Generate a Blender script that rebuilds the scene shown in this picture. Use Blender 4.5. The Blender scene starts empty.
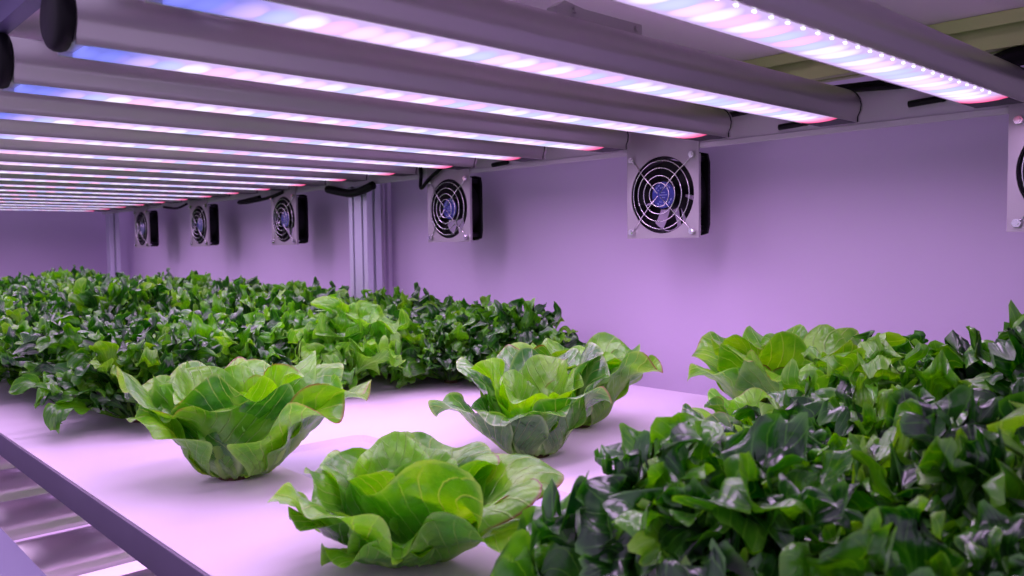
import bpy, bmesh, math, random
from mathutils import Vector, Matrix, noise
PI = math.pi
scene = bpy.context.scene
COL = scene.collection
R = math.radians

# ------------------------------------------------------------------ materials
def new_mat(name):
    m = bpy.data.materials.new(name); m.use_nodes = True
    nt = m.node_tree; nt.nodes.clear()
    out = nt.nodes.new('ShaderNodeOutputMaterial')
    return m, nt, nt.nodes, nt.links, out

def principled(name, col, rough=.5, metal=0., spec=.5, noise_amt=0., noise_scale=20., bump=0., bump_scale=60., stretch=None, coat=0.):
    m, nt, N, L, out = new_mat(name)
    p = N.new('ShaderNodeBsdfPrincipled'); L.new(p.outputs[0], out.inputs[0])
    p.inputs['Base Color'].default_value = (*col, 1); p.inputs['Roughness'].default_value = rough
    p.inputs['Metallic'].default_value = metal; p.inputs['Specular IOR Level'].default_value = spec
    p.inputs['Coat Weight'].default_value = coat
    tc = N.new('ShaderNodeTexCoord'); mp = N.new('ShaderNodeMapping'); L.new(tc.outputs['Object'], mp.inputs[0])
    if stretch: mp.inputs['Scale'].default_value = stretch
    nz = N.new('ShaderNodeTexNoise'); nz.inputs['Scale'].default_value = noise_scale; nz.inputs['Detail'].default_value = 4
    L.new(mp.outputs[0], nz.inputs['Vector'])
    if noise_amt:
        mx = N.new('ShaderNodeMix'); mx.data_type = 'RGBA'
        mx.inputs['A'].default_value = (*[c * (1 - noise_amt) for c in col], 1)
        mx.inputs['B'].default_value = (*[min(1, c * (1 + noise_amt)) for c in col], 1)
        L.new(nz.outputs[0], mx.inputs['Factor']); L.new(mx.outputs['Result'], p.inputs['Base Color'])
    if bump:
        nb = N.new('ShaderNodeTexNoise'); nb.inputs['Scale'].default_value = bump_scale; nb.inputs['Detail'].default_value = 3
        L.new(mp.outputs[0], nb.inputs['Vector'])
        b = N.new('ShaderNodeBump'); b.inputs['Strength'].default_value = bump; b.inputs['Distance'].default_value = .002
        L.new(nb.outputs[0], b.inputs['Height']); L.new(b.outputs[0], p.inputs['Normal'])
    return m

M = {}
M['wall'] = principled('wall_paint', (.65, .53, .74), .75, noise_amt=.05, noise_scale=2.5, bump=.25, bump_scale=45)
M['floor'] = principled('floor_concrete', (.32, .30, .32), .6, noise_amt=.15, noise_scale=4)
M['tray'] = principled('white_tray_plastic', (.86, .72, .86), .42, noise_amt=.04, noise_scale=6, stretch=(1, 1, 1), bump=.12, bump_scale=25)
M['lid'] = principled('lavender_channel_plastic', (.60, .52, .70), .35, noise_amt=.03, noise_scale=6)
M['alu'] = principled('brushed_aluminium', (.74, .73, .86), .36, metal=.5, noise_amt=.06, noise_scale=8, stretch=(1, 1, 1))
M['tube'] = principled('satin_light_housing', (.60, .57, .56), .34, metal=.85, noise_amt=.04, noise_scale=12, stretch=(.3, 1, 1))
M['beam'] = principled('pale_painted_beam', (.62, .57, .63), .45, noise_amt=.10, noise_scale=9, bump=.15, bump_scale=80)
M['steel'] = principled('scratched_steel_sheet', (.47, .43, .46), .38, metal=.6, noise_amt=.12, noise_scale=30)
M['chrome'] = principled('chrome_wire', (.85, .83, .86), .16, metal=1.)
M['black'] = principled('black_plastic', (.004, .0038, .005), .5, spec=.2)
M['blue'] = principled('blue_fan_label', (.025, .04, .30), .4, noise_amt=.5, noise_scale=90)
M['label_white'] = principled('label_print', (.25, .3, .6), .5)
M['dark'] = principled('dark_slot', (.03, .028, .035), .6)
M['rail'] = principled('coated_rail_steel', (.17, .15, .29), .4, metal=.2)
M['profile'] = principled('yellow_green_profile', (.60, .74, .28), .34, metal=.5, noise_amt=.08, noise_scale=8)  # slotted profile tinted yellow-green all over
M['edge'] = principled('shaded_edge_mauve', (.20, .155, .235), .5, metal=.2, noise_amt=.12, noise_scale=14)  # dark mauve that paints shade onto the tray's aisle face
M['soil'] = principled('root_plug', (.10, .05, .03), .9, noise_amt=.5, noise_scale=120)

def led_mat():
    m, nt, N, L, out = new_mat('led_strip_glow')
    def math_(op, a=None, b=None, va=0., vb=0.):
        n = N.new('ShaderNodeMath'); n.operation = op
        n.inputs[0].default_value = va; n.inputs[1].default_value = vb
        if a is not None: L.new(a, n.inputs[0])
        if b is not None: L.new(b, n.inputs[1])
        return n.outputs[0]
    tc = N.new('ShaderNodeTexCoord'); sp = N.new('ShaderNodeSeparateXYZ'); L.new(tc.outputs['Object'], sp.inputs[0])
    x = sp.outputs[0]
    cell = math_('DIVIDE', x, vb=.0215)
    idn = math_('ROUND', cell)
    wn = N.new('ShaderNodeTexWhiteNoise'); wn.noise_dimensions = '1D'; L.new(idn, wn.inputs['W'])
    rp = N.new('ShaderNodeValToRGB'); L.new(wn.outputs['Value'], rp.inputs[0]); rp.color_ramp.interpolation = 'CONSTANT'
    e = rp.color_ramp.elements
    e[0].position = .0; e[0].color = (.52, .54, 1., 1)
    e[1].position = .80; e[1].color = (1., .50, .80, 1)
    for p_, c in ((.28, (.84, .76, 1.)), (.55, (.96, .62, .90)),): 
        k = e.new(p_); k.color = (*c, 1)
    dx = math_('MULTIPLY', math_('SUBTRACT', cell, idn), vb=1.45)
    dy = math_('DIVIDE', sp.outputs[1], vb=.021)
    d2 = math_('ADD', math_('MULTIPLY', dx, dx), math_('MULTIPLY', dy, dy))
    blob = math_('POWER', math_('MAXIMUM', math_('SUBTRACT', None, d2, va=1.0), vb=0.), vb=.9)
    spot = math_('ADD', math_('MULTIPLY', blob, vb=.30), vb=.80)
    mxc = N.new('ShaderNodeMix'); mxc.data_type = 'RGBA'; mxc.inputs['A'].default_value = (.72, .52, 1., 1)
    L.new(math_('MINIMUM', math_('MULTIPLY', blob, vb=1.6), vb=1.), mxc.inputs['Factor']); L.new(rp.outputs[0], mxc.inputs['B'])
    # first LEDs are blue, last ones red
    mrA = N.new('ShaderNodeMapRange'); mrA.inputs[1].default_value = .045; mrA.inputs[2].default_value = .095; mrA.inputs[3].default_value = 1; mrA.inputs[4].default_value = 0
    L.new(x, mrA.inputs[0])
    mrB = N.new('ShaderNodeMapRange'); mrB.inputs[1].default_value = .785; mrB.inputs[2].default_value = .822; L.new(x, mrB.inputs[0])
    mA = N.new('ShaderNodeMix'); mA.data_type = 'RGBA'; mA.inputs['B'].default_value = (.20, .22, .85, 1)
    L.new(mxc.outputs['Result'], mA.inputs['A']); L.new(mrA.outputs[0], mA.inputs['Factor'])
    mB = N.new('ShaderNodeMix'); mB.data_type = 'RGBA'; mB.inputs['B'].default_value = (1., .02, .16, 1)
    L.new(mA.outputs['Result'], mB.inputs['A']); L.new(mrB.outputs[0], mB.inputs['Factor'])
    em = N.new('ShaderNodeEmission'); L.new(mB.outputs['Result'], em.inputs[0])
    L.new(math_('MULTIPLY', spot, vb=LED_POWER), em.inputs[1])
    L.new(em.outputs[0], out.inputs[0])
    return m
LED_POWER = .74
M['led'] = led_mat()
def bead_mat():
    m, nt, N, L, out = new_mat('led_chip_glow')
    em = N.new('ShaderNodeEmission'); em.inputs[0].default_value = (.85, .8, 1, 1); em.inputs[1].default_value = 1.5
    L.new(em.outputs[0], out.inputs[0]); return m
M['bead'] = bead_mat()

def leaf_mat(name, base, light, vein, tip=None, transl=.35, rough=.33, edge_pale=.3, vein_w=.06, bumpy=.6, trcol=None, coat=.35):
    """UV: x across the blade 0..1, y along it 0..1"""
    m, nt, N, L, out = new_mat(name)
    def mth(op, a=None, b=None, va=0., vb=0., clamp=False):
        n = N.new('ShaderNodeMath'); n.operation = op; n.use_clamp = clamp
        n.inputs[0].default_value = va; n.inputs[1].default_value = vb
        if a is not None: L.new(a, n.inputs[0])
        if b is not None: L.new(b, n.inputs[1])
        return n.outputs[0]
    def mix(f, A, B):
        n = N.new('ShaderNodeMix'); n.data_type = 'RGBA'
        L.new(f, n.inputs['Factor'])
        for k, c in (('A', A), ('B', B)):
            if isinstance(c, tuple): n.inputs[k].default_value = (*c, 1)
            else: L.new(c, n.inputs[k])
        return n.outputs['Result']
    def rng(v, a, b, c=0., d=1.):
        n = N.new('ShaderNodeMapRange'); n.interpolation_type = 'SMOOTHSTEP'
        for i, q in enumerate((a, b, c, d)): n.inputs[i + 1].default_value = q
        L.new(v, n.inputs[0]); return n.outputs[0]
    uv = N.new('ShaderNodeUVMap'); sp = N.new('ShaderNodeSeparateXYZ'); L.new(uv.outputs[0], sp.inputs[0])
    u = mth('ABSOLUTE', mth('SUBTRACT', sp.outputs[0], vb=.5)); v = sp.outputs[1]     # u 0..0.5
    tc = N.new('ShaderNodeTexCoord')
    nz = N.new('ShaderNodeTexNoise'); nz.inputs['Scale'].default_value = 26; nz.inputs['Detail'].default_value = 4
    L.new(tc.outputs['Object'], nz.inputs['Vector'])
    oi = N.new('ShaderNodeObjectInfo')
    col = mix(rng(nz.outputs[0], .35, .68), base, light)
    # midrib, tapering along the blade
    mid = mth('MULTIPLY', rng(u, .0, vein_w, 1, 0), rng(v, .35, 1.0, 1, .15))
    # side veins
    ph = mth('ADD', mth('SUBTRACT', mth('MULTIPLY', v, vb=8.), mth('MULTIPLY', u, vb=9.)), mth('MULTIPLY', nz.outputs[0], vb=.7))
    fr = mth('ABSOLUTE', mth('SUBTRACT', mth('FRACT', ph), vb=.5))
    sv = mth('MULTIPLY', rng(fr, 0, .10, 1, 0), rng(u, .30, .5, 1, .2))
    fine = N.new('ShaderNodeTexVoronoi'); fine.feature = 'DISTANCE_TO_EDGE'; fine.inputs['Scale'].default_value = 95
    L.new(tc.outputs['Object'], fine.inputs['Vector'])
    vn = mth('MAXIMUM', mid, mth('MULTIPLY', sv, vb=.7), clamp=True)
    vn = mth('MAXIMUM', vn, mth('MULTIPLY', rng(fine.outputs[0], 0, .06, 1, 0), vb=.07))
    col = mix(vn, col, vein)
    # pale foot of the leaf
    col = mix(rng(v, .0, .33, .85, 0), col, vein)
    # pale rim of the blade
    rim = mth('MAXIMUM', rng(u, .455, .5), rng(v, .965, 1.))
    col = mix(mth('MULTIPLY', rim, vb=edge_pale), col, vein)
    if tip:
        nz2 = N.new('ShaderNodeTexNoise'); nz2.inputs['Scale'].default_value = 12; L.new(tc.outputs['Object'], nz2.inputs['Vector'])
        rim2 = mth('MAXIMUM', mth('MULTIPLY', rng(u, .47, .5), rng(v, .45, .7)), rng(v, .972, 1.))
        col = mix(mth('MULTIPLY', rim2, rng(nz2.outputs[0], .50, .62)), col, tip)
    hs = N.new('ShaderNodeHueSaturation'); L.new(col, hs.inputs['Color'])
    L.new(mth('ADD', mth('MULTIPLY', oi.outputs['Random'], vb=.35), vb=.82), hs.inputs['Value'])
    col = hs.outputs[0]
    p = N.new('ShaderNodeBsdfPrincipled'); L.new(col, p.inputs['Base Color'])
    p.inputs['Roughness'].default_value = rough; p.inputs['Specular IOR Level'].default_value = .5; p.inputs['Coat Weight'].default_value = coat; p.inputs['Coat Roughness'].default_value = .2; p.inputs['Coat IOR'].default_value = 1.6
    puck = N.new('ShaderNodeTexVoronoi'); puck.feature = 'SMOOTH_F1'; puck.inputs['Scale'].default_value = 70; L.new(tc.outputs['Object'], puck.inputs['Vector'])
    hgt = mth('SUBTRACT', mth('MULTIPLY', puck.outputs[0], vb=-2.2), mth('MULTIPLY', vn, vb=1.0))
    nb = N.new('ShaderNodeTexNoise'); nb.inputs['Scale'].default_value = 60; L.new(tc.outputs['Object'], nb.inputs['Vector'])
    hgt = mth('ADD', mth('MULTIPLY', hgt, vb=.5), mth('MULTIPLY', nb.outputs[0], vb=1.2))
    b = N.new('ShaderNodeBump'); b.inputs['Strength'].default_value = bumpy; b.inputs['Distance'].default_value = .0035
    L.new(hgt, b.inputs['Height']); L.new(b.outputs[0], p.inputs['Normal'])
    t = N.new('ShaderNodeBsdfTranslucent'); L.new(b.outputs[0], t.inputs['Normal'])
    tm = N.new('ShaderNodeMix'); tm.data_type = 'RGBA'; tm.blend_type = 'MULTIPLY'; tm.inputs['Factor'].default_value = 1
    g = N.new('ShaderNodeHueSaturation'); L.new(col, g.inputs['Color']); g.inputs['Value'].default_value = 1.9; g.inputs['Saturation'].default_value = 1.15
    L.new(g.outputs[0], tm.inputs['A']); tm.inputs['B'].default_value = (*(trcol or (1.05, 1., .35)), 1)
    L.new(tm.outputs['Result'], t.inputs[0])
    ms = N.new('ShaderNodeMixShader'); ms.inputs[0].default_value = transl
    L.new(p.outputs[0], ms.inputs[1]); L.new(t.outputs[0], ms.inputs[2]); L.new(ms.outputs[0], out.inputs[0])
    return m
M['butter'] = leaf_mat('butterhead_leaf', (.085, .34, .012), (.22, .53, .03), (.42, .64, .17), tip=(.20, .05, .035), coat=.45, vein_w=.08, transl=.32, rough=.28, edge_pale=.45, bumpy=.8)
M['butter_heart'] = leaf_mat('butterhead_heart_leaf', (.14, .44, .008), (.28, .62, .022), (.42, .66, .18), tip=(.24, .08, .04), coat=.45, vein_w=.08, transl=.34, rough=.28, edge_pale=.4, bumpy=.8)
M['butter_deep'] = leaf_mat('butterhead_deep_leaf', (.035, .17, .022), (.10, .32, .03), (.38, .58, .20), tip=(.20, .05, .035), coat=.9, vein_w=.08, transl=.26, rough=.26, edge_pale=.5, bumpy=.9)
M['oak'] = leaf_mat('oakleaf_dark_leaf', (.005, .040, .007), (.022, .15, .009), (.10, .32, .04), transl=.28, coat=1., rough=.3, edge_pale=.7, vein_w=.05, bumpy=.28)
M['oak_light'] = leaf_mat('oakleaf_light_leaf', (.09, .33, .012), (.20, .48, .025), (.36, .62, .14), transl=.36, rough=.33, edge_pale=.5, vein_w=.05, bumpy=.5)
M['oak_mid'] = leaf_mat('oakleaf_mid_leaf', (.035, .19, .008), (.11, .40, .012), (.20, .50, .04), transl=.30, rough=.29, coat=.8, edge_pale=.6, vein_w=.05, bumpy=.3)

# ------------------------------------------------------------------ mesh helpers
def obj(name, bm, mats, parent=None, smooth=None, loc=None):
    me = bpy.data.meshes.new(name)
    bmesh.ops.recalc_face_normals(bm, faces=bm.faces) if smooth != 'keep' else None
    bm.to_mesh(me); bm.free()
    for m in (mats if isinstance(mats, (list, tuple)) else [mats]): me.materials.append(m)
    if smooth is not None:
        if smooth == 'keep' or smooth >= 180:
            for p in me.polygons: p.use_smooth = True
        else:
            for p in me.polygons: p.use_smooth = True
            me.set_sharp_from_angle(angle=R(smooth))
    o = bpy.data.objects.new(name, me); COL.objects.link(o)
    if parent: o.parent = parent
    if loc: o.location = loc
    return o
def empty(name, loc, label, cat, group=None, rz=0.):
    o = bpy.data.objects.new(name, None); COL.objects.link(o); o.empty_display_size = .05
    o.location = loc; o.rotation_euler = (0, 0, rz); tag(o, label, cat, group); return o
def tag(o, label, cat, group=None, kind=None):
    if label: o['label'] = label
    if cat: o['category'] = cat
    if group: o['group'] = group
    if kind: o['kind'] = kind
def struct(o): o['kind'] = 'structure'; return o
def copy_tree(o, parent=None):
    c = o.copy(); COL.objects.link(c)
    c.parent = parent
    for ch in o.children:
        if not ch.name.startswith('led_chips'): copy_tree(ch, c)
    return c

def box(bm, x0, x1, y0, y1, z0, z1, bev=0., mi=0):
    ret = bmesh.ops.create_cube(bm, size=1)
    vs = ret['verts']
    for v in vs:
        v.co = Vector((x0 + (v.co.x + .5) * (x1 - x0), y0 + (v.co.y + .5) * (y1 - y0), z0 + (v.co.z + .5) * (z1 - z0)))
    fs = set(f for v in vs for f in v.link_faces)
    if bev:
        es = set(e for v in vs for e in v.link_edges)
        r = bmesh.ops.bevel(bm, geom=list(es), offset=bev, segments=2, affect='EDGES', profile=.5)
        fs = set(r['faces']) | set(f for f in fs if f.is_valid)
    for f in fs: f.material_index = mi
def prism(bm, pts, axis, a, b, mi=0):
    """closed polygon pts (p,q) extruded along axis from a to b; axis x:(y,z) y:(x,z) z:(x,y)"""
    def P(p, q, t):
        return {'x': (t, p, q), 'y': (p, t, q), 'z': (p, q, t)}[axis]
    A = [bm.verts.new(P(p, q, a)) for p, q in pts]; B = [bm.verts.new(P(p, q, b)) for p, q in pts]
    n = len(pts); fs = []
    for i in range(n): fs.append(bm.faces.new((A[i], A[(i + 1) % n], B[(i + 1) % n], B[i])))
    fs.append(bm.faces.new(A)); fs.append(bm.faces.new(list(reversed(B))))
    for f in fs: f.material_index = mi
def cyl(bm, c, axis, r, h, seg=24, r2=None, mi=0):
    q = {'x': Matrix.Rotation(PI / 2, 4, 'Y'), 'y': Matrix.Rotation(PI / 2, 4, 'X'), 'z': Matrix.Identity(4)}[axis]
    ret = bmesh.ops.create_cone(bm, cap_ends=True, segments=seg, radius1=r, radius2=r if r2 is None else r2, depth=h,
                                matrix=Matrix.Translation(c) @ q)
    for f in set(f for v in ret['verts'] for f in v.link_faces): f.material_index = mi
def tube(bm, pts, r, seg=8, closed=False, mi=0):
    pts = [Vector(p) for p in pts]; n = len(pts); rings = []
    up = Vector((.13, .21, .97)).normalized()
    for i, p in enumerate(pts):
        if closed: t = pts[(i + 1) % n] - pts[i - 1]
        else: t = pts[min(i + 1, n - 1)] - pts[max(i - 1, 0)]
        t.normalize(); a = t.cross(up)
        if a.length < .05: a = t.cross(Vector((1, 0, 0)))
        a.normalize(); b = t.cross(a)
        rings.append([bm.verts.new(p + (a * math.cos(2 * PI * k / seg) + b * math.sin(2 * PI * k / seg)) * r) for k in range(seg)])
    m = n if closed else n - 1
    for i in range(m):
        A, B = rings[i], rings[(i + 1) % n]
        for k in range(seg): bm.faces.new((A[k], A[(k + 1) % seg], B[(k + 1) % seg], B[k])).material_index = mi
    if not closed:
        bm.faces.new(rings[0]); bm.faces.new(list(reversed(rings[-1])))
def slot_profile(cx, cy, w, sides='nesw', s=.004, d=.008, lip=.002):
    """aluminium T-slot outline centred on cx, cy, half width w"""
    h = w; pts = []
    for k, nm in enumerate('senw'):
        a = k * PI / 2
        loc = [(-h, -h)]
        if nm in sides: loc += [(-s, -h), (-s, -h + lip), (-s * 1.9, -h + lip), (-s * 1.9, -h + d), (s * 1.9, -h + d), (s * 1.9, -h + lip), (s, -h + lip), (s, -h)]
        for p, q in loc:
            pts.append((cx + p * math.cos(a) - q * math.sin(a), cy + p * math.sin(a) + q * math.cos(a)))
    return pts

# ------------------------------------------------------------------ camera
CAM_Z = .24
F = 827.
cam_d = bpy.data.cameras.new('camera'); cam = bpy.data.objects.new('camera', cam_d); COL.objects.link(cam)
cam_d.sensor_width = 36; cam_d.lens = F / 1024 * 36; cam_d.clip_start = .02
yaw = R(43.0); pitch = -math.atan(43 / F); roll = R(-0.72)
cam.location = (0, 0, CAM_Z)
fwd = Vector((math.sin(yaw) * math.cos(pitch), math.cos(yaw) * math.cos(pitch), math.sin(pitch)))
q = fwd.to_track_quat('-Z', 'Y')
cam.rotation_mode = 'QUATERNION'
from mathutils import Quaternion
cam.rotation_quaternion = Quaternion(fwd, -roll) @ q
cam_d.dof.use_dof = True; cam_d.dof.focus_distance = 1.0; cam_d.dof.aperture_fstop = cam_d.lens / 2.6
scene.camera = cam

# ------------------------------------------------------------------ room
XW = 1.2; YE = 3.85
FLOOR = -1.05
def slab(name, *a):
    bm = bmesh.new(); box(bm, *a[:6]); return struct(obj(name, bm, a[6]))
slab('floor', -1.6, XW, -1.2, YE, FLOOR - .05, FLOOR, M['floor'])
slab('wall_right', XW, XW + .1, -1.2, YE + .1, FLOOR - .05, 1.5, M['wall'])
slab('wall_far', -1.6, XW, YE, YE + .1, FLOOR - .05, 1.5, M['wall'])
bm = bmesh.new(); box(bm, XW - .012, XW, 1.725, 1.835, FLOOR, 1.5, .002); box(bm, XW - .018, XW - .012, 1.737, 1.745, FLOOR, 1.5); struct(obj('trim_1', bm, M['wall']))

# ------------------------------------------------------------------ racks
P = .5265
TZ = .39           # underside of the light tubes over our tray
def rack(y0, y1, label, first):
    t = empty('shelving_rack', (0, 0, FLOOR), label, 'rack')
    def part(name, bm, m, sm=None): return obj(name, bm, m, t, sm, loc=(0, 0, -FLOOR))
    for x in (1.12, .14 if True else 0):
        for y in (y0 + .02, y1 - .02):
            bm = bmesh.new(); prism(bm, slot_profile(x, y, .0199), 'z', FLOOR, 1.2); part('post', bm, M['alu'])
    for k in (-1, 0, 1):
        dz = k * P
        # slotted profile carrying the tray at the wall side
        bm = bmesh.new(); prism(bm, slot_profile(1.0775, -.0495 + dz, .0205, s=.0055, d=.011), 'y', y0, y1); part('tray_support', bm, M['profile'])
        bm = bmesh.new(); prism(bm, slot_profile(.265, -.0495 + dz, .0205 if 0 else .0200), 'y', y0, y1) if 0 else box(bm, .300, .330, y0, y1, -.0485 + dz, -.0285 + dz); part('tray_support', bm, M['alu'])
        for y in (y0 + .012, y1 - .052):
            bm = bmesh.new(); box(bm, .12, 1.10, y + 0, y + .04, -.0885 - .04 + .018 + dz, -.0705 + dz, .001); part('crossbar', bm, M['alu'])
    for k in (-1, 0):
        dz = k * P
        bm = bmesh.new()
        box(bm, 1.088, 1.0995, y0, y1, .387 + dz, .437 + dz, .0015); box(bm, 1.085, 1.088, y0, y1, .385 + dz, .3935 + dz, .001)
        part('back_beam', bm, M['beam'])
        bm = bmesh.new()
        box(bm, .173, .187, y0, y1, .4365 + dz, .4395 + dz); box(bm, .1732, .176, y0, y1, .4393 + dz, .4752 + dz); box(bm, .132, .187, y0, y1, .475 + dz, .478 + dz)
        part('front_rail', bm, M['rail'])
    return t
rack(-.12, 1.725, 'nearer aluminium growing rack with slotted posts, holding the light lettuces', True)
rack(1.725, 3.61, 'farther aluminium growing rack with slotted posts, reaching the far wall', False)

# ------------------------------------------------------------------ trays
def tray(y0, y1, ztop, label, recess=None):
    bm = bmesh.new(); X0, X1 = .243, 1.0995; T = .0285
    if not recess:
        box(bm, X0, X1, y0, y1, ztop - T, ztop, .002)
    else:
        rx0, rx1, ry0, ry1, dp = recess
        def rr(x0, x1, ya, yb, r, n=5):
            pts = []
            for cx, cy, a0 in ((x1 - r, yb - r, 0), (x0 + r, yb - r, 90), (x0 + r, ya + r, 180), (x1 - r, ya + r, 270)):
                for i in range(n + 1):
                    a = R(a0 + 90 * i / n); pts.append((cx + r * math.cos(a), cy + r * math.sin(a)))
            return pts
        rim = rr(rx0, rx1, ry0, ry1, .02); lo = rr(rx0 + .004, rx1 - .004, ry0 + .004, ry1 - .004, .017)
        A = [bm.verts.new((x, y, ztop)) for x, y in rim]; B = [bm.verts.new((x, y, ztop - dp)) for x, y in lo]
        n = len(A)
        for i in range(n): bm.faces.new((A[i], A[(i + 1) % n], B[(i + 1) % n], B[i])).material_index = 0
        bm.faces.new(B).material_index = 1
        # top sheet around the recess: outer corners c0..c3 match the four quarter arcs
        C4 = [bm.verts.new(p) for p in ((X1, y1, ztop), (X0, y1, ztop), (X0, y0, ztop), (X1, y0, ztop))]
        q = n // 4
        for k in range(4):
            seg = A[k * q:(k + 1) * q]
            for i in range(q - 1): bm.faces.new((C4[k], seg[i + 1], seg[i]))
            bm.faces.new((C4[k], C4[(k + 1) % 4], A[((k + 1) * q) % n], seg[-1]))
        D = [bm.verts.new((v.co.x, v.co.y, ztop - T)) for v in C4]
        for k in range(4): bm.faces.new((C4[k], D[k], D[(k + 1) % 4], C4[(k + 1) % 4]))
        bm.faces.new(D)
    o = obj('grow_tray', bm, [M['tray'], M['lid']]); tag(o, label, 'tray')
    bm = bmesh.new(); box(bm, X0 - .0028, X0 - .0002, y0, y1, ztop - T - .001, ztop - .0006, .0005)  # thin strip added to darken the front face, dim aisle put in as colour
    e = obj('front_shade', bm, M['edge'], o); e['label'] = 'added mauve strip shading the tray front'; return o
tray(-.12, 1.723, 0, 'white tray on the nearer rack, with the recessed channel between the light lettuces', (.425, .575, .05, .905, .007))
tray(1.727, 3.61, 0, 'white tray on the farther rack, covered by dark oakleaf lettuce')
tray(-.12, 1.723, P, 'upper tray over the nearest grow light tubes, seen from below')
tray(1.727, 3.61, P, 'upper tray over the farther grow light tubes, seen from below')
tray(-.12, 1.723, -P, 'lower white tray glimpsed through the lights beneath the front tray edge')
tray(1.727, 3.61, -P, 'lower white tray on the farther rack, low at the left edge')

# ------------------------------------------------------------------ light tubes
TX0, TX1 = .174, 1.048
BEAM = .56
def grow_light(loc, label, group):
    t = empty('grow_light', loc, label, 'grow light', group)
    LEN = TX1 - TX0
    hw = .0255; H = .0455
    prof = [(-hw, .0), (-hw, .002)]
    for i in range(15):
        a = PI + .55 - i * (PI + 1.1) / 14
        prof.append((.0300 * math.cos(a), .020 + .0255 * math.sin(a) + (.004 if math.sin(a) < 0 else 0) * 0))
    prof += [(hw, .002), (hw, .0), (hw - .0035, 0), (hw - .0035, .003), (-hw + .0035, .003), (-hw + .0035, 0)]
    bm = bmesh.new(); prism(bm, prof, 'x', .012, LEN - .006); obj('housing', bm, M['tube'], t, 28)
    # black bulging end cap on the aisle side
    bm = bmesh.new()
    secs = [(.0, .80), (.002, .96), (.005, 1.03), (.009, 1.04), (.0118, 1.0)]
    rings = []
    for x, s in secs:
        rings.append([bm.verts.new((x, s * .0275 * math.cos(2 * PI * k / 28), .0230 + s * .0240 * math.sin(2 * PI * k / 28))) for k in range(28)])
    for A, B in zip(rings, rings[1:]):
        for k in range(28): bm.faces.new((A[k], A[(k + 1) % 28], B[(k + 1) % 28], B[k]))
    bm.faces.new(rings[0]); bm.faces.new(rings[-1]); obj('end_cap', bm, M['black'], t, 40)
    # thin black gasket and closing plate at the wall side
    bm = bmesh.new(); big = [(p * 1.02, (z - .02) * 1.03 + .0205) for p, z in prof[:-6] + prof[-6:-4]]
    prism(bm, big, 'x', LEN - .007, LEN - .005); obj('gasket', bm, M['black'], t)
    bm = bmesh.new(); pl = [(p * .99, (z - .02) * .99 + .0205) for p, z in prof[:-6] + prof[-6:-4]]
    prism(bm, pl, 'x', LEN - .005, LEN); obj('end_plate', bm, M['tube'], t)
    # glowing strip: shallow convex lens, with a row of chips along its near edge
    bm = bmesh.new(); lw = .0235
    lens = [(-lw, .0032), (-lw, .0), (-lw * .6, -.0016), (0, -.0022), (lw * .6, -.0016), (lw, .0), (lw, .0032)]
    prism(bm, lens, 'x', .022, LEN - .056)
    st = obj('led_strip', bm, M['led'], t, 50)
    bm = bmesh.new()
    n = int((LEN - .105) / .0215)
    for i in range(n):
        bmesh.ops.create_uvsphere(bm, u_segments=6, v_segments=4, radius=.0015, matrix=Matrix.Translation((.034 + i * .0215, -lw + .002, -.0008)) @ Matrix.Diagonal((1.7, 1, .8, 1)))
    c = obj('led_chips', bm, M['bead'], st, 180)
    ld = bpy.data.lights.new('led_beam', 'AREA'); ld.shape = 'RECTANGLE'; ld.size = LEN - .08; ld.size_y = .04; ld.energy = BEAM; ld.color = (1., .64, 1.2); ld.spread = R(165)
    lo = bpy.data.objects.new('led_beam', ld); COL.objects.link(lo); lo.parent = st; lo.location = (LEN / 2, 0, -.004)
    bm = bmesh.new(); box(bm, LEN - .056, LEN - .006, -.0235, .0235, -.0006, .0035); obj('strip_end', bm, M['dark'], t)
    return t
ORD = ['first', 'second', 'third', 'fourth', 'fifth', 'sixth', 'seventh', 'eighth', 'ninth', 'tenth', 'eleventh', 'twelfth', 'thirteenth',
       'fourteenth', 'fifteenth', 'sixteenth', 'seventeenth', 'eighteenth', 'nineteenth', 'twentieth']
TY = [.311, .498, .685, .872, 1.059, 1.246, 1.433, 1.62, 1.80, 1.98, 2.16, 2.335, 2.51, 2.69, 2.87, 3.05, 3.22, 3.40]
g0 = grow_light((TX0, TY[0], TZ), 'lit LED grow light tube, nearest overhead at top right, red at its end', 'overhead grow light tubes')
for i, y in enumerate(TY[1:], 1):
    g = copy_tree(g0); g.location = (TX0, y, TZ)
    g['label'] = 'lit LED grow light tube, %s overhead from the camera' % ORD[i] if i < 17 else 'lit LED grow light tube, farthest overhead beside the far wall'
for i, y in enumerate(TY[0:1] + TY[1:12]):
    g = copy_tree(g0); g.location = (TX0, y, TZ - P)
    g['label'] = 'grow light tube below the tray at bottom left, %s of the lower row' % ORD[i]
    g['group'] = 'grow light tubes under the tray'
    if i == 0:
        pass

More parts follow.
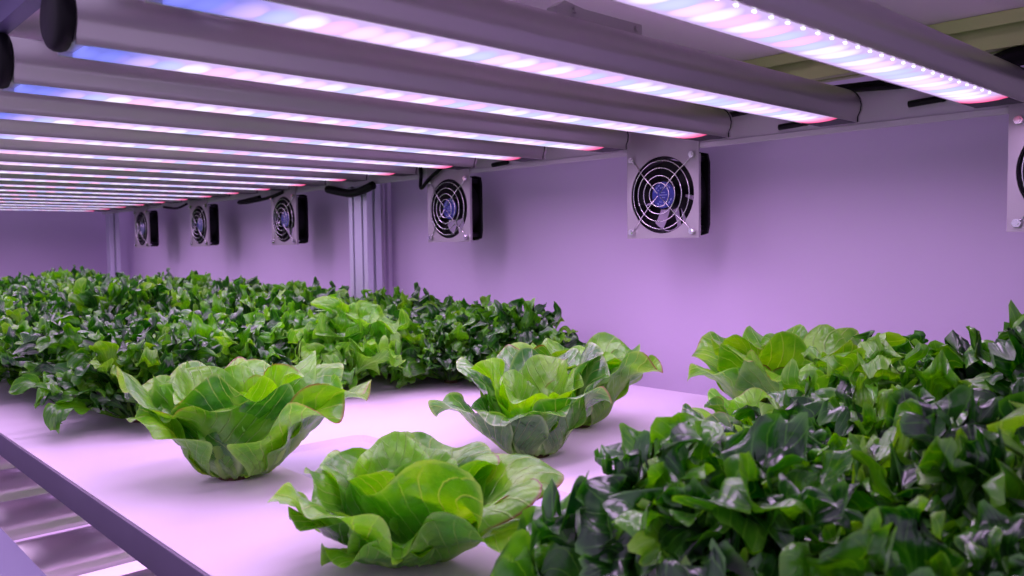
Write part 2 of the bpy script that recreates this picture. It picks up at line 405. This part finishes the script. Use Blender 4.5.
# plugs and cables
def plug(y, z, label):
    bm = bmesh.new()
    pts = []
    for i in range(9):
        a = i / 8
        pts.append((1.081, y - .02 + .04 * a, z - .002 * a))
    tube(bm, pts, .0042, 10)
    bmesh.ops.create_uvsphere(bm, u_segments=10, v_segments=6, radius=.0046, matrix=Matrix.Translation((1.081, y - .02, z)) @ Matrix.Diagonal((1, 1.3, 1, 1)))
    o = obj('cable_plug', bm, M['black'], None, 180); tag(o, label, 'plug', 'black cable plugs on the back beam')
plug(.405, .412, 'black rubber cable plug under the end of the nearest light tube')
plug(.582, .403, 'black rubber cable plug below the end of the second light tube')
plug(.668, .430, 'black rubber cable plug above the end of the third light tube')
plug(1.19, .398, 'small black cable plug between the fourth and fifth tube ends')
def cable(pts, r, label):
    # smooth the path
    P_ = [Vector(p) for p in pts]; out = []
    for i in range(len(P_) - 1):
        a, b, c, d = P_[max(i - 1, 0)], P_[i], P_[i + 1], P_[min(i + 2, len(P_) - 1)]
        for k in range(8):
            t = k / 8
            out.append(.5 * ((2 * b) + (c - a) * t + (2 * a - 5 * b + 4 * c - d) * t * t + (3 * b - a - 3 * c + d) * t ** 3))
    out.append(P_[-1])
    bm = bmesh.new(); tube(bm, out, r, 8)
    o = obj('power_cable', bm, M['black'], None, 180); tag(o, label, 'cable', 'black cables along the back beam')
cable([(1.082, .05, .447), (1.078, .2, .432), (1.078, .29, .428), (1.079, .36, .430), (1.081, .42, .434), (1.083, .52, .441), (1.085, .64, .447)], .0045, 'thick black cable sagging behind the end of the nearest light tube')
cable([(1.085, .25, .449), (1.083, .36, .438), (1.084, .43, .442), (1.083, .56, .446), (1.086, .7, .447), (1.086, 1.0, .447)], .0035, 'thin black cable lying on the back beam behind the second light tube')
cable([(1.083, 1.28, .447), (1.080, 1.32, .425), (1.075, 1.40, .385), (1.079, 1.44, .365), (1.083, 1.445, .40), (1.086, 1.46, .447)], .004, 'black cable dropping in a loop at the second fan')
cable([(1.076, 1.62, .382), (1.072, 1.66, .372), (1.074, 1.71, .368), (1.074, 1.76, .374), (1.076, 1.82, .384)], .010, 'bundle of black cables at the top of the double post')
cable([(1.083, 2.20, .385), (1.075, 2.32, .375), (1.073, 2.25, .372), (1.078, 2.13, .380), (1.083, 2.06, .392)], .005, 'black cable looping down to the third fan')
cable([(1.081, 2.72, .388), (1.078, 2.80, .377), (1.081, 2.92, .386)], .004, 'black cable sagging beside the fourth fan')

cable([(1.080, .20, .452), (1.074, .25, .444), (1.070, .30, .447), (1.078, .335, .440), (1.084, .36, .436)], .012, 'thick black cable bundle behind the end of the nearest light tube')
# small bracket on top of the second tube
bm = bmesh.new()
prism(bm, [(0, 0), (.0, .008), (.010, .014), (.035, .011), (.115, .011), (.115, .0)], 'y', -.006, .006)
for v in bm.verts: v.co = v.co
cyl(bm, (.022, -.007, .008), 'y', .003, .003, 8); cyl(bm, (.106, -.007, .006), 'y', .003, .003, 8)
o = obj('mounting_bracket', bm, M['tube']); o.location = (.515, .498, TZ + .044)
tag(o, 'grey metal mounting bracket on top of the second light tube', 'bracket')

# ------------------------------------------------------------------ fans
def fan(loc, label):
    """origin at plate centre in Y, hole centre; faces -X"""
    t = empty('ventilation_fan', loc, label, 'fan', 'fans hanging from the back beam')
    w = .070; zb = -.069; zt = .105; Rr = .0615
    # steel sheet with a round hole
    bm = bmesh.new(); n = 48; th = .0015
    def ring(x):
        inner = [bm.verts.new((x, Rr * math.cos(2 * PI * k / n + PI / 4), Rr * math.sin(2 * PI * k / n + PI / 4))) for k in range(n)]
        corners = [bm.verts.new((x, y, z)) for y, z in ((w, zt), (-w, zt), (-w, zb), (w, zb))]
        return inner, corners
    I0, C0 = ring(-th); I1, C1 = ring(0)
    q = n // 4
    for I, C_ in ((I0, C0), (I1, C1)):
        for k in range(4):
            # corner k is at angle 45+90k ; arc from 45+90k to 45+90(k+1)
            a0 = k * q
            for i in range(q):
                v0, v1 = I[(a0 + i) % n], I[(a0 + i + 1) % n]
                if i < q // 2: bm.faces.new((C_[k], v0, v1))
                else: bm.faces.new((C_[(k + 1) % 4], v0, v1))
            bm.faces.new((C_[k], C_[(k + 1) % 4], I[(a0 + q // 2) % n]))
    for k in range(n): bm.faces.new((I0[k], I0[(k + 1) % n], I1[(k + 1) % n], I1[k]))
    for k in range(4): bm.faces.new((C0[k], C0[(k + 1) % 4], C1[(k + 1) % 4], C1[k]))
    # folded side flange
    box(bm, 0, .004, -w, -w + .0015, zb, .06)
    obj('mounting_plate', bm, M['steel'], t, 30)
    # black square frame with round bore
    bm = bmesh.new(); a = .066; n = 40; r0 = .0600
    fl = .005; dep = .036
    for x0, x1 in ((.0005, fl), (dep - fl, dep)):
        I_a = []; 
        for x in (x0, x1):
            I = [bm.verts.new((x, r0 * math.cos(2 * PI * k / n + PI / 4), r0 * math.sin(2 * PI * k / n + PI / 4))) for k in range(n)]
            rc = .006; O = []
            for k in range(n):
                ang = 2 * PI * k / n + PI / 4; c, s = math.cos(ang), math.sin(ang)
                m_ = min(a / max(abs(c), 1e-6), a / max(abs(s), 1e-6)); m_ = min(m_, a * 1.34)
                O.append(bm.verts.new((x, m_ * c, m_ * s)))
            I_a.append((I, O))
        (I, O), (J, Q) = I_a
        for k in range(n):
            k2 = (k + 1) % n
            bm.faces.new((I[k], I[k2], O[k2], O[k])); bm.faces.new((J[k], J[k2], Q[k2], Q[k])); bm.faces.new((O[k], O[k2], Q[k2], Q[k])); bm.faces.new((I[k], I[k2], J[k2], J[k]))
    # barrel
    for rr in (r0, r0 + .002):
        A = [bm.verts.new((fl, rr * math.cos(2 * PI * k / n), rr * math.sin(2 * PI * k / n))) for k in range(n)]
        B = [bm.verts.new((dep - fl, rr * math.cos(2 * PI * k / n), rr * math.sin(2 * PI * k / n))) for k in range(n)]
        for k in range(n): bm.faces.new((A[k], A[(k + 1) % n], B[(k + 1) % n], B[k]))
    for sy in (-1, 1):
        for sz in (-1, 1): cyl(bm, (dep / 2, sy * .0545, sz * .0545), 'x', .005, dep - .002, 10)
    # four struts holding the motor at the back
    for k in range(4):
        a_ = PI / 4 + k * PI / 2 + .3
        tube(bm, [(dep - .002, .018 * math.cos(a_), .018 * math.sin(a_)), (dep - .002, .059 * math.cos(a_ + .2), .059 * math.sin(a_ + .2))], .0022, 6)
    cyl(bm, (dep - .002, 0, 0), 'x', .02, .003, 24)
    obj('fan_frame', bm, M['black'], t, 35)
    # impeller
    bm = bmesh.new()
    cyl(bm, (.0135, 0, 0), 'x', .0235, .021, 28)
    for k in range(7):
        a0 = 2 * PI * k / 7; rows = []
        for i in range(6):
            r_ = .023 + (.0565 - .023) * i / 5; row = []
            for j in range(5):
                s = j / 4; ang = a0 + .15 * i / 5 + (s - .5) * (.86 - .06 * i / 5)
                row.append(bm.verts.new((.005 + .022 * s, r_ * math.cos(ang), r_ * math.sin(ang))))
            rows.append(row)
        for i in range(5):
            for j in range(4): bm.faces.new((rows[i][j], rows[i][j + 1], rows[i + 1][j + 1], rows[i + 1][j]))
    ret = obj('impeller', bm, M['black'], t, 35)
    bm = bmesh.new(); cyl(bm, (.0026, 0, 0), 'x', .0215, .0008, 28); lb = obj('hub_label', bm, M['blue'], ret); lb['label'] = 'blue round sticker'
    bm = bmesh.new()
    for k, (a0, a1, rr) in enumerate(((.3, 2.6, .016), (3.5, 5.9, .016), (.6, 2.4, .011), (3.9, 5.4, .011))):
        for i in range(7):
            if (i + k) % 4 == 3: continue
            a_ = a0 + (a1 - a0) * i / 7; b_ = a0 + (a1 - a0) * (i + .65) / 7
            v = [bm.verts.new((.0021, q_ * math.cos(c_), q_ * math.sin(c_))) for q_, c_ in ((rr, a_), (rr + .0022, a_), (rr + .0022, b_), (rr, b_))]
            bm.faces.new(v)
    for z in (.004, 0, -.004): box(bm, .0020, .0022, -.008 + abs(z), .008 - abs(z) * .5, z - .0007, z + .0007)
    obj('label_print', bm, M['label_white'], lb)
    # finger guard
    bm = bmesh.new()
    for rr, xx in ((.0545, -.0045), (.0425, -.0075), (.0305, -.0085), (.019, -.0085)):
        tube(bm, [(xx, rr * math.cos(2 * PI * k / 40), rr * math.sin(2 * PI * k / 40)) for k in range(40)], .00085, 6, True)
    s = .0590
    for sy in (-1, 1):
        for sz in (-1, 1):
            tube(bm, [(-.0035, sy * s, sz * s), (-.0035, sy * .047, sz * .047), (-.0080, sy * .0385 * .95, sz * .0385 * .95), (-.0095, sy * .030 * .7, sz * .030 * .7), (-.0095, sy * .002, sz * .002)], .0009, 6)
            tube(bm, [(-.003, sy * s + .004 * math.cos(2 * PI * k / 12), sz * s + .004 * math.sin(2 * PI * k / 12)) for k in range(12)], .0009, 6, True)
    obj('finger_guard', bm, M['chrome'], t, 180)
    for sy in (-1, 1):
        for sz in (-1, 1):
            bm = bmesh.new(); cyl(bm, (-.005, sy * s, sz * s), 'x', .0052, .004, 6, .0062); cyl(bm, (-.0075, sy * s, sz * s), 'x', .0030, .002, 6)
            tube(bm, [(.0, sy * s, sz * s), (.012, sy * s, sz * s)], .002, 8)
            obj('screw', bm, M['chrome'], t, 40)
    # corner feet on the back
    return t
FL = ['chrome guarded fan at the right edge of the photo, cut by the frame',
      'largest whole fan with blue hub sticker, hanging right of the light tubes',
      'second largest fan, hanging just right of the double post',
      'third fan from the right of the whole ones, hanging left of the double post',
      'small far fan hanging between its two neighbours near the far end',
      'smallest and farthest fan, hanging nearest the far corner']
FY = [.243, .807, 1.352, 2.065, 2.63, 3.15]
f0 = fan((1.0838, FY[0], .317), FL[0])
for y, l in list(zip(FY, FL))[1:]:
    f = copy_tree(f0); f.location = (1.0838, y, .317); f['label'] = l

# ------------------------------------------------------------------ leaves
def sm(a, b, x):
    t = max(0., min(1., (x - a) / (b - a))); return t * t * (3 - 2 * t)
def leaf(bm, rnd, phi, L, W, e0, e1, cup, kind, r0=.006, twist=0., roll=0., curl=0., ruffle=1., nu=10, nv=16, z0=0., bend=.0, mi=0, lobes=10, lob_amp=.2):
    """one blade growing from the crown; e0 / e1: elevation (deg) of its lower part and of its tip"""
    uvl = bm.loops.layers.uv.verify()
    rad = Vector((math.cos(phi), math.sin(phi), 0)); tan = Vector((-math.sin(phi), math.cos(phi), 0)); up = Vector((0, 0, 1))
    p = rad * r0 + up * z0
    s1, s2, s3 = rnd.uniform(0, 9), rnd.uniform(0, 9), rnd.uniform(0, 9)
    NS = 36; spine = []
    foot, em = (e0 - 38, e0 + 8) if kind == 'butter' else (e0 - 12, e0)
    for j in range(NS + 1):
        v = j / NS
        if v < .35: e = foot + (em - foot) * sm(0, .35, v)
        else: e = em + (e1 - em) * ((v - .35) / .65) ** 1.25
        if curl: e -= curl * sm(.72, 1., v)
        e = R(e)
        az = bend * (v - .2)
        side = (tan * math.cos(az) - rad * math.sin(az))
        d = (rad * math.cos(az) + tan * math.sin(az)) * math.cos(e) + up * math.sin(e)
        if j: p = p + d * (L / NS)
        nrm = side.cross(d) * -1.
        th = twist * v + roll
        spine.append((p.copy(), d, side * math.cos(th) + nrm * math.sin(th), nrm * math.cos(th) - side * math.sin(th)))
    def at(v):
        v = max(0., min(1., v)) * NS; k = min(int(v), NS - 1); f = v - k
        A, B = spine[k], spine[k + 1]
        return tuple(x.lerp(y, f) for x, y in zip(A, B))
    grid = []; droop = rnd.uniform(-.5, .6)
    for j in range(nv + 1):
        t = -1 + 2 * j / nv; row = []
        for i in range(nu + 1):
            u = -1 + 2 * i / nu
            X = u * math.sqrt(1 - t * t / 2); Y = t * math.sqrt(1 - u * u / 2)
            ed = max(abs(u), t); ed = max(0., ed); th = math.atan2(X, Y + .25)
            if kind == 'butter':
                k = 1 + .035 * ed ** 3 * math.sin(5 * th + s1)
                X *= k; Y = Y * k if Y > 0 else Y
            else:
                s_ = (Y + 1) / 2
                phs = 2 * PI * lobes * s_ + s1 + (1.3 if u > 0 else 0)
                k = 1 - lob_amp * abs(u) ** .5 * (.5 - .5 * math.cos(phs)) ** 3.2 * sm(.2, .34, s_) * (1 - sm(.90, 1.0, s_))
                k2 = 1 - .08 * sm(.3, 1., t) * (.5 - .5 * math.cos(X * 8 + s3)) ** 2
                X *= k; Y = Y * k2 if Y > 0 else Y
            s_ = (Y + 1) / 2
            if kind == 'butter': tp = .42 + .58 * sm(.0, .55, s_)
            else: tp = .18 + .82 * sm(.22, .68, s_)
            P0, d, sd, nn = at(s_)
            if s_ > 1: P0 = P0 + d * (L * (s_ - 1))
            ax = abs(X)
            zz = cup * W * ax ** 1.8 * sm(.05, .35, s_)
            if kind == 'butter':
                zz += .19 * W * ruffle * ed ** 3 * math.sin(6 * th + s2) * sm(.2, .5, s_)
                zz += .055 * W * math.sin(X * 5 + s3) * math.sin(s_ * 9 + s1) * sm(.1, .4, s_)
                zz -= .22 * W * max(0, ax - .62) * sm(.3, .6, s_)
                zz += .03 * W * math.sin(X * 14 + s2) * math.sin(s_ * 21 + s3)
                zz -= .05 * W * math.exp(-(X / .09) ** 2) * (1 - s_)
            else:
                zz += .32 * W * ruffle * ed ** 2 * math.sin(phs * 1.0 + s2 * .3 + 2.) * sm(.2, .5, s_) + .18 * W * ruffle * sm(.2, 1., t) * math.sin(X * 9 + s2)
                zz -= droop * W * max(0, ed - .5) * sm(.3, .7, s_)
            q = P0 + sd * (X * W * tp) + nn * zz
            q.z = max(q.z, .002 + .004 * ax + .0015 * math.sin(u * 3 + s1))
            row.append(bm.verts.new(q))
        grid.append(row)
    for j in range(nv):
        for i in range(nu):
            f = bm.faces.new((grid[j][i], grid[j][i + 1], grid[j + 1][i + 1], grid[j + 1][i])); f.smooth = True; f.material_index = mi
            for lp, (a, b) in zip(f.loops, ((i, j), (i + 1, j), (i + 1, j + 1), (i, j + 1))):
                lp[uvl].uv = (a / nu, b / nv)

def stem(parent, r=.014, h=.016, m=None):
    bm = bmesh.new()
    cyl(bm, (0, 0, h / 2), 'z', r, h, 14, r * .75)
    cyl(bm, (0, 0, .002), 'z', r * 1.25, .004, 14, r * 1.1)
    s = obj('stem', bm, m or M['soil'], parent, 40); return s

def butterhead(x, y, label, seed, size=1., rot=0., leaves=None, deep=False, squash=1., rings=((5, .17, .068, 50, 2, .30), (5, .155, .062, 66, 30, .40), (4, .125, .05, 76, 52, .5), (3, .09, .038, 84, 66, .6))):
    rnd = random.Random(seed)
    t = empty('butterhead_lettuce', (x, y, 0), label, 'lettuce', 'light green butterhead lettuces', 0)
    stem(t)
    spec = []
    if leaves: spec = leaves
    else:
        off = rot
        for ri, (n, L, W, e0, e1, cup) in enumerate(rings):
            for k in range(n):
                spec.append((off + 360 * k / n + rnd.uniform(-12, 12), L * rnd.uniform(.9, 1.08), W * rnd.uniform(.9, 1.1), e0 + rnd.uniform(-6, 6), e1 + rnd.uniform(-12, 12),
                             cup + rnd.uniform(-.12, .12), rnd.uniform(-.35, .35), rnd.uniform(10, 55), 1 if ri > 1 else 0))
            off += 180 / n + 17
    for (ph, L, W, e0, e1, cup, tw, curl, mi) in spec:
        bm = bmesh.new()
        leaf(bm, rnd, R(ph), L * size * .94, W * size, e0, e1, cup, 'butter', r0=.012, twist=tw, curl=curl, nu=18, nv=24, bend=rnd.uniform(-.25, .25), z0=.002)
        for vv in bm.verts: vv.co.z *= squash
        obj('leaf', bm, M['butter_heart'] if mi else M['butter_deep'] if deep or rnd.random() < .12 else M['butter'], t, 'keep')
    return t

def oak_mesh(seed, n=165, light=0, size=1., near=0):
    rnd = random.Random(seed); bm = bmesh.new()
    for k in range(n):
        f = k / (n - 1)            # 0 outer .. 1 heart
        ph = k * 2.39996 + rnd.uniform(-.4, .4)
        e1 = -14 + 84 * f ** .75 + rnd.uniform(-20, 20); e0 = 24 + 60 * f ** .8 + rnd.uniform(-7, 7)
        L = (.140 - .02 * f) * rnd.uniform(.60, 1.10) * size
        W = rnd.uniform(.013, .024) * size * (1.5 if light else 1.25 if near else 1)
        if near: W *= rnd.choice((.55, .7, 1, 1.3, 1.6))
        r_ = rnd.random()
        mi = 0 if r_ < .50 else (1 if r_ < .86 else 2)
        if light: mi = rnd.choice((1, 2, 2))
        leaf(bm, rnd, ph, L, W, e0, e1, rnd.uniform(-.3, .7), 'oak', r0=.004 + .014 * rnd.random(), twist=rnd.uniform(-1.1, 1.1), curl=rnd.uniform(-40, 120), roll=rnd.uniform(-.5, .5),
             ruffle=rnd.uniform(.7, 1.5), nu=10, nv=36, lobes=rnd.choice((3.4, 4, 4.6)), lob_amp=rnd.uniform(.5, .8), bend=rnd.uniform(-.8, .8), mi=mi, z0=.006)
    me = bpy.data.meshes.new('foliage'); bm.to_mesh(me); bm.free()
    for m in ('oak', 'oak_mid', 'oak_light'): me.materials.append(M[m])
    return me
OAK = [oak_mesh(100 + i) for i in range(6)]
OAKL = [oak_mesh(200 + i, 75, 1, 1.05) for i in range(2)]
OAKN = [oak_mesh(300 + i, 125, 0, 1.02, 1) for i in range(4)]
bmS = bmesh.new(); cyl(bmS, (0, 0, .010), 'z', .012, .02, 12, .010)
STEM = bpy.data.meshes.new('stem'); bmS.to_mesh(STEM); bmS.free(); STEM.materials.append(M['soil'])
def oakleaf(x, y, z, label, seed, group, size=1., light=False, near=False):
    rnd = random.Random(seed)
    t = empty('oakleaf_lettuce', (x, y, z), label, 'lettuce', group, rnd.uniform(0, 6.28)); 
    f = bpy.data.objects.new('foliage', rnd.choice(OAKL if light else OAKN if near else OAK)); COL.objects.link(f); f.parent = t
    s = bpy.data.objects.new('stem', STEM); COL.objects.link(s); s.parent = t
    f.scale = (size, size, size * rnd.choice((.95, 1.0, 1.05, 1.1, 1.12, 1.28)))
    return t

# ---- far block: rows run away from the camera
rows = [(.395, 'aisle row'), (.565, 'row beside the aisle row'), (.73, 'middle row'), (.885, 'row beside the wall row'), (1.01, 'wall row')]
rnd = random.Random(5)
for ri, (x, rn) in enumerate(rows):
    y = (1.20, 1.25, 1.20, 1.13, 1.09)[ri]; k = 0
    while y < 3.52:
        light = (ri, k) in ((2, 0), )
        oakleaf(x + rnd.uniform(-.02, .02), y, 0, '%s oakleaf lettuce, far block, %s head of the %s' % ('pale' if light else 'dark', ORD[k], rn), 1000 + ri * 50 + k,
                'oakleaf lettuces of the far block', rnd.uniform(1.0, 1.15), light)
        y += .172 + rnd.uniform(-.01, .01); k += 1

# ---- near right block
near = [(.425, .275, .92, 'dark oakleaf lettuce nearest the camera, in front of the middle light lettuces'),
        (.56, .315, .85, 'dark oakleaf lettuce in front of the pale butterhead behind it, bottom centre right'),
        (.545, .155, .9, 'dark oakleaf lettuce at the bottom right corner of the photo'),
        (.70, .31, .88, 'oakleaf lettuce in the near block just below the big butterhead'),
        (.69, .165, 1.0, 'oakleaf lettuce at the right edge, behind the bottom corner head'),
        (.85, .345, .95, 'oakleaf lettuce right of the big butterhead, near the wall'),
        (.85, .19, 1.12, 'oakleaf lettuce at the right edge, second from the wall'),
        (1.01, .38, .9, 'oakleaf lettuce against the wall side, tips showing over the near block'),
        (1.0, .22, 1.15, 'oakleaf lettuce touching the right edge, nearest the wall'),
        (.41, .13, .8, 'oakleaf lettuce at the bottom edge, lowest right in the photo')]
for i, (x, y, s, l) in enumerate(near):
    oakleaf(x, y, 0, l, 2000 + i, 'oakleaf lettuces of the near block', s, light=i in (5, ), near=True)

# ---- light green butterheads
# leaf: heading, length, half width, foot and tip elevation, cup, twist, tip curl, heart leaf or not
H1 = [(178, .140, .074, 46, 44, .12, .1, 15, 0), (205, .085, .050, 28, 34, .2, .3, 20, 0), (282, .13, .06, 34, 14, .4, -.2, 40, 0), (150, .11, .055, 34, 36, .3, .2, 30, 0), (240, .095, .050, 46, 30, .5, .5, 50, 0), (268, .150, .068, 52, 22, .65, -.45, 75, 0), (214, .120, .052, 70, 58, .3, -.3, 20, 0),
      (318, .150, .062, 50, 22, .35, .35, 75, 0), (128, .125, .062, 60, 44, .35, -.2, 35, 0), (90, .13, .058, 58, 30, .4, .2, 40, 0),
      (20, .135, .056, 60, 34, .45, .3, 40, 0), (350, .125, .055, 62, 44, .4, -.4, 50, 0), (55, .125, .042, 74, 58, .6, .3, 30, 1),
      (75, .125, .040, 78, 62, .6, -.3, 25, 1), (150, .105, .045, 76, 60, .5, .2, 30, 1), (300, .10, .045, 74, 55, .6, .2, 45, 1),
      (0, .10, .038, 80, 62, .6, .1, 30, 1), (220, .08, .035, 82, 70, .6, .1, 30, 1), (110, .09, .035, 84, 66, .6, 0, 25, 1)]
butterhead(.368, .515, 'butterhead lettuce with red-rimmed leaves, front centre of the photo', 11, .90, leaves=H1, squash=.86)
H2 = [(140, .165, .066, 52, 48, .3, .25, 35, 0), (165, .13, .058, 54, 30, .35, -.3, 50, 0), (215, .115, .062, 62, 50, .5, .2, 50, 0),
      (250, .135, .066, 66, 60, .35, -.1, 25, 0), (300, .155, .068, 46, 30, .35, .25, 35, 0), (325, .18, .070, 42, 32, .25, -.3, 30, 0),
      (345, .165, .062, 56, 40, .4, .3, 45, 0), (20, .16, .062, 60, 38, .4, -.2, 40, 0), (70, .155, .060, 60, 36, .4, .1, 40, 0), (105, .155, .06, 58, 40, .4, 0, 30, 0),
      (190, .12, .045, 74, 60, .5, .3, 50, 1), (130, .135, .045, 76, 62, .6, -.3, 25, 1), (270, .12, .048, 76, 66, .5, .2, 30, 1), (330, .135, .046, 72, 58, .5, .2, 30, 1),
      (30, .13, .045, 78, 62, .6, 0, 30, 1), (160, .10, .038, 82, 72, .6, .2, 30, 1), (250, .10, .038, 82, 72, .6, .2, 30, 1), (350, .11, .038, 84, 74, .6, .2, 30, 1)]
butterhead(.372, .83, 'large butterhead lettuce near the tray edge, left of centre', 12, .98, leaves=H2)
H3 = [(150, .145, .055, 40, 22, .4, .2, 40, 0), (190, .12, .052, 50, 25, .4, -.2, 45, 0), (235, .115, .052, 55, 30, .4, .2, 45, 0), (285, .13, .055, 54, 38, .4, -.3, 35, 0),
      (325, .15, .056, 62, 58, .3, .2, 20, 0), (345, .16, .056, 64, 55, .35, -.5, 25, 0), (25, .16, .058, 62, 46, .35, .2, 35, 0), (60, .16, .058, 62, 48, .35, 0, 35, 0), (105, .155, .058, 60, 42, .4, .1, 35, 0),
      (130, .14, .052, 72, 58, .35, .1, 25, 1), (310, .12, .045, 74, 64, .4, .3, 25, 1), (200, .11, .042, 74, 50, .5, -.2, 40, 1), (20, .135, .048, 76, 66, .5, -.2, 25, 1), (260, .09, .038, 80, 60, .5, .1, 35, 1), (90, .11, .042, 80, 68, .5, .1, 25, 1)]
butterhead(.655, .668, 'butterhead lettuce in the middle of the tray with whitish glossy leaves', 13, .92, leaves=H3, deep=True)
RG = ((5, .15, .062, 58, 22, .35), (5, .145, .058, 68, 42, .42), (4, .125, .048, 76, 60, .5), (3, .10, .038, 84, 70, .6))
butterhead(.80, .735, 'pale butterhead lettuce standing behind the middle one, against the wall', 14, .92, 0, rings=RG)
RW = ((6, .18, .066, 44, 18, .40), (5, .165, .062, 58, 34, .42), (4, .14, .05, 70, 52, .5), (4, .115, .042, 80, 66, .6))
butterhead(.99, .532, 'wide butterhead lettuce at the wall side, right of the bare tray', 15, 1.0, 137, rings=RW)
butterhead(.742, .432, 'pale butterhead lettuce half hidden behind the near dark lettuces', 16, .72, 30, rings=RG)

# lower level lettuce glimpsed between the lower lights
for i, (x, y) in enumerate(((.45, .80), (.40, 1.02), (.62, .95), (.42, 1.25), (.65, 1.2))):
    oakleaf(x, y, -P, 'green lettuce on the lower tray at bottom left, %s glimpsed through the lights' % ORD[i], 3000 + i, 'lettuces on the lower tray', 1., True)

# ------------------------------------------------------------------ light and view
w = bpy.data.worlds.new('world'); scene.world = w; w.use_nodes = True
bg = w.node_tree.nodes['Background']; bg.inputs[0].default_value = (.66, .50, .88, 1); bg.inputs[1].default_value = .46
scene.view_settings.view_transform = 'Standard'; scene.view_settings.look = 'None'
scene.view_settings.exposure = .79; scene.view_settings.gamma = 1
scene.view_settings.use_curve_mapping = False
scene.cycles.max_bounces = 8; scene.cycles.diffuse_bounces = 4; scene.cycles.glossy_bounces = 3; scene.cycles.transmission_bounces = 4
scene.cycles.caustics_reflective = False; scene.cycles.caustics_refractive = False
scene.cycles.sample_clamp_indirect = 6
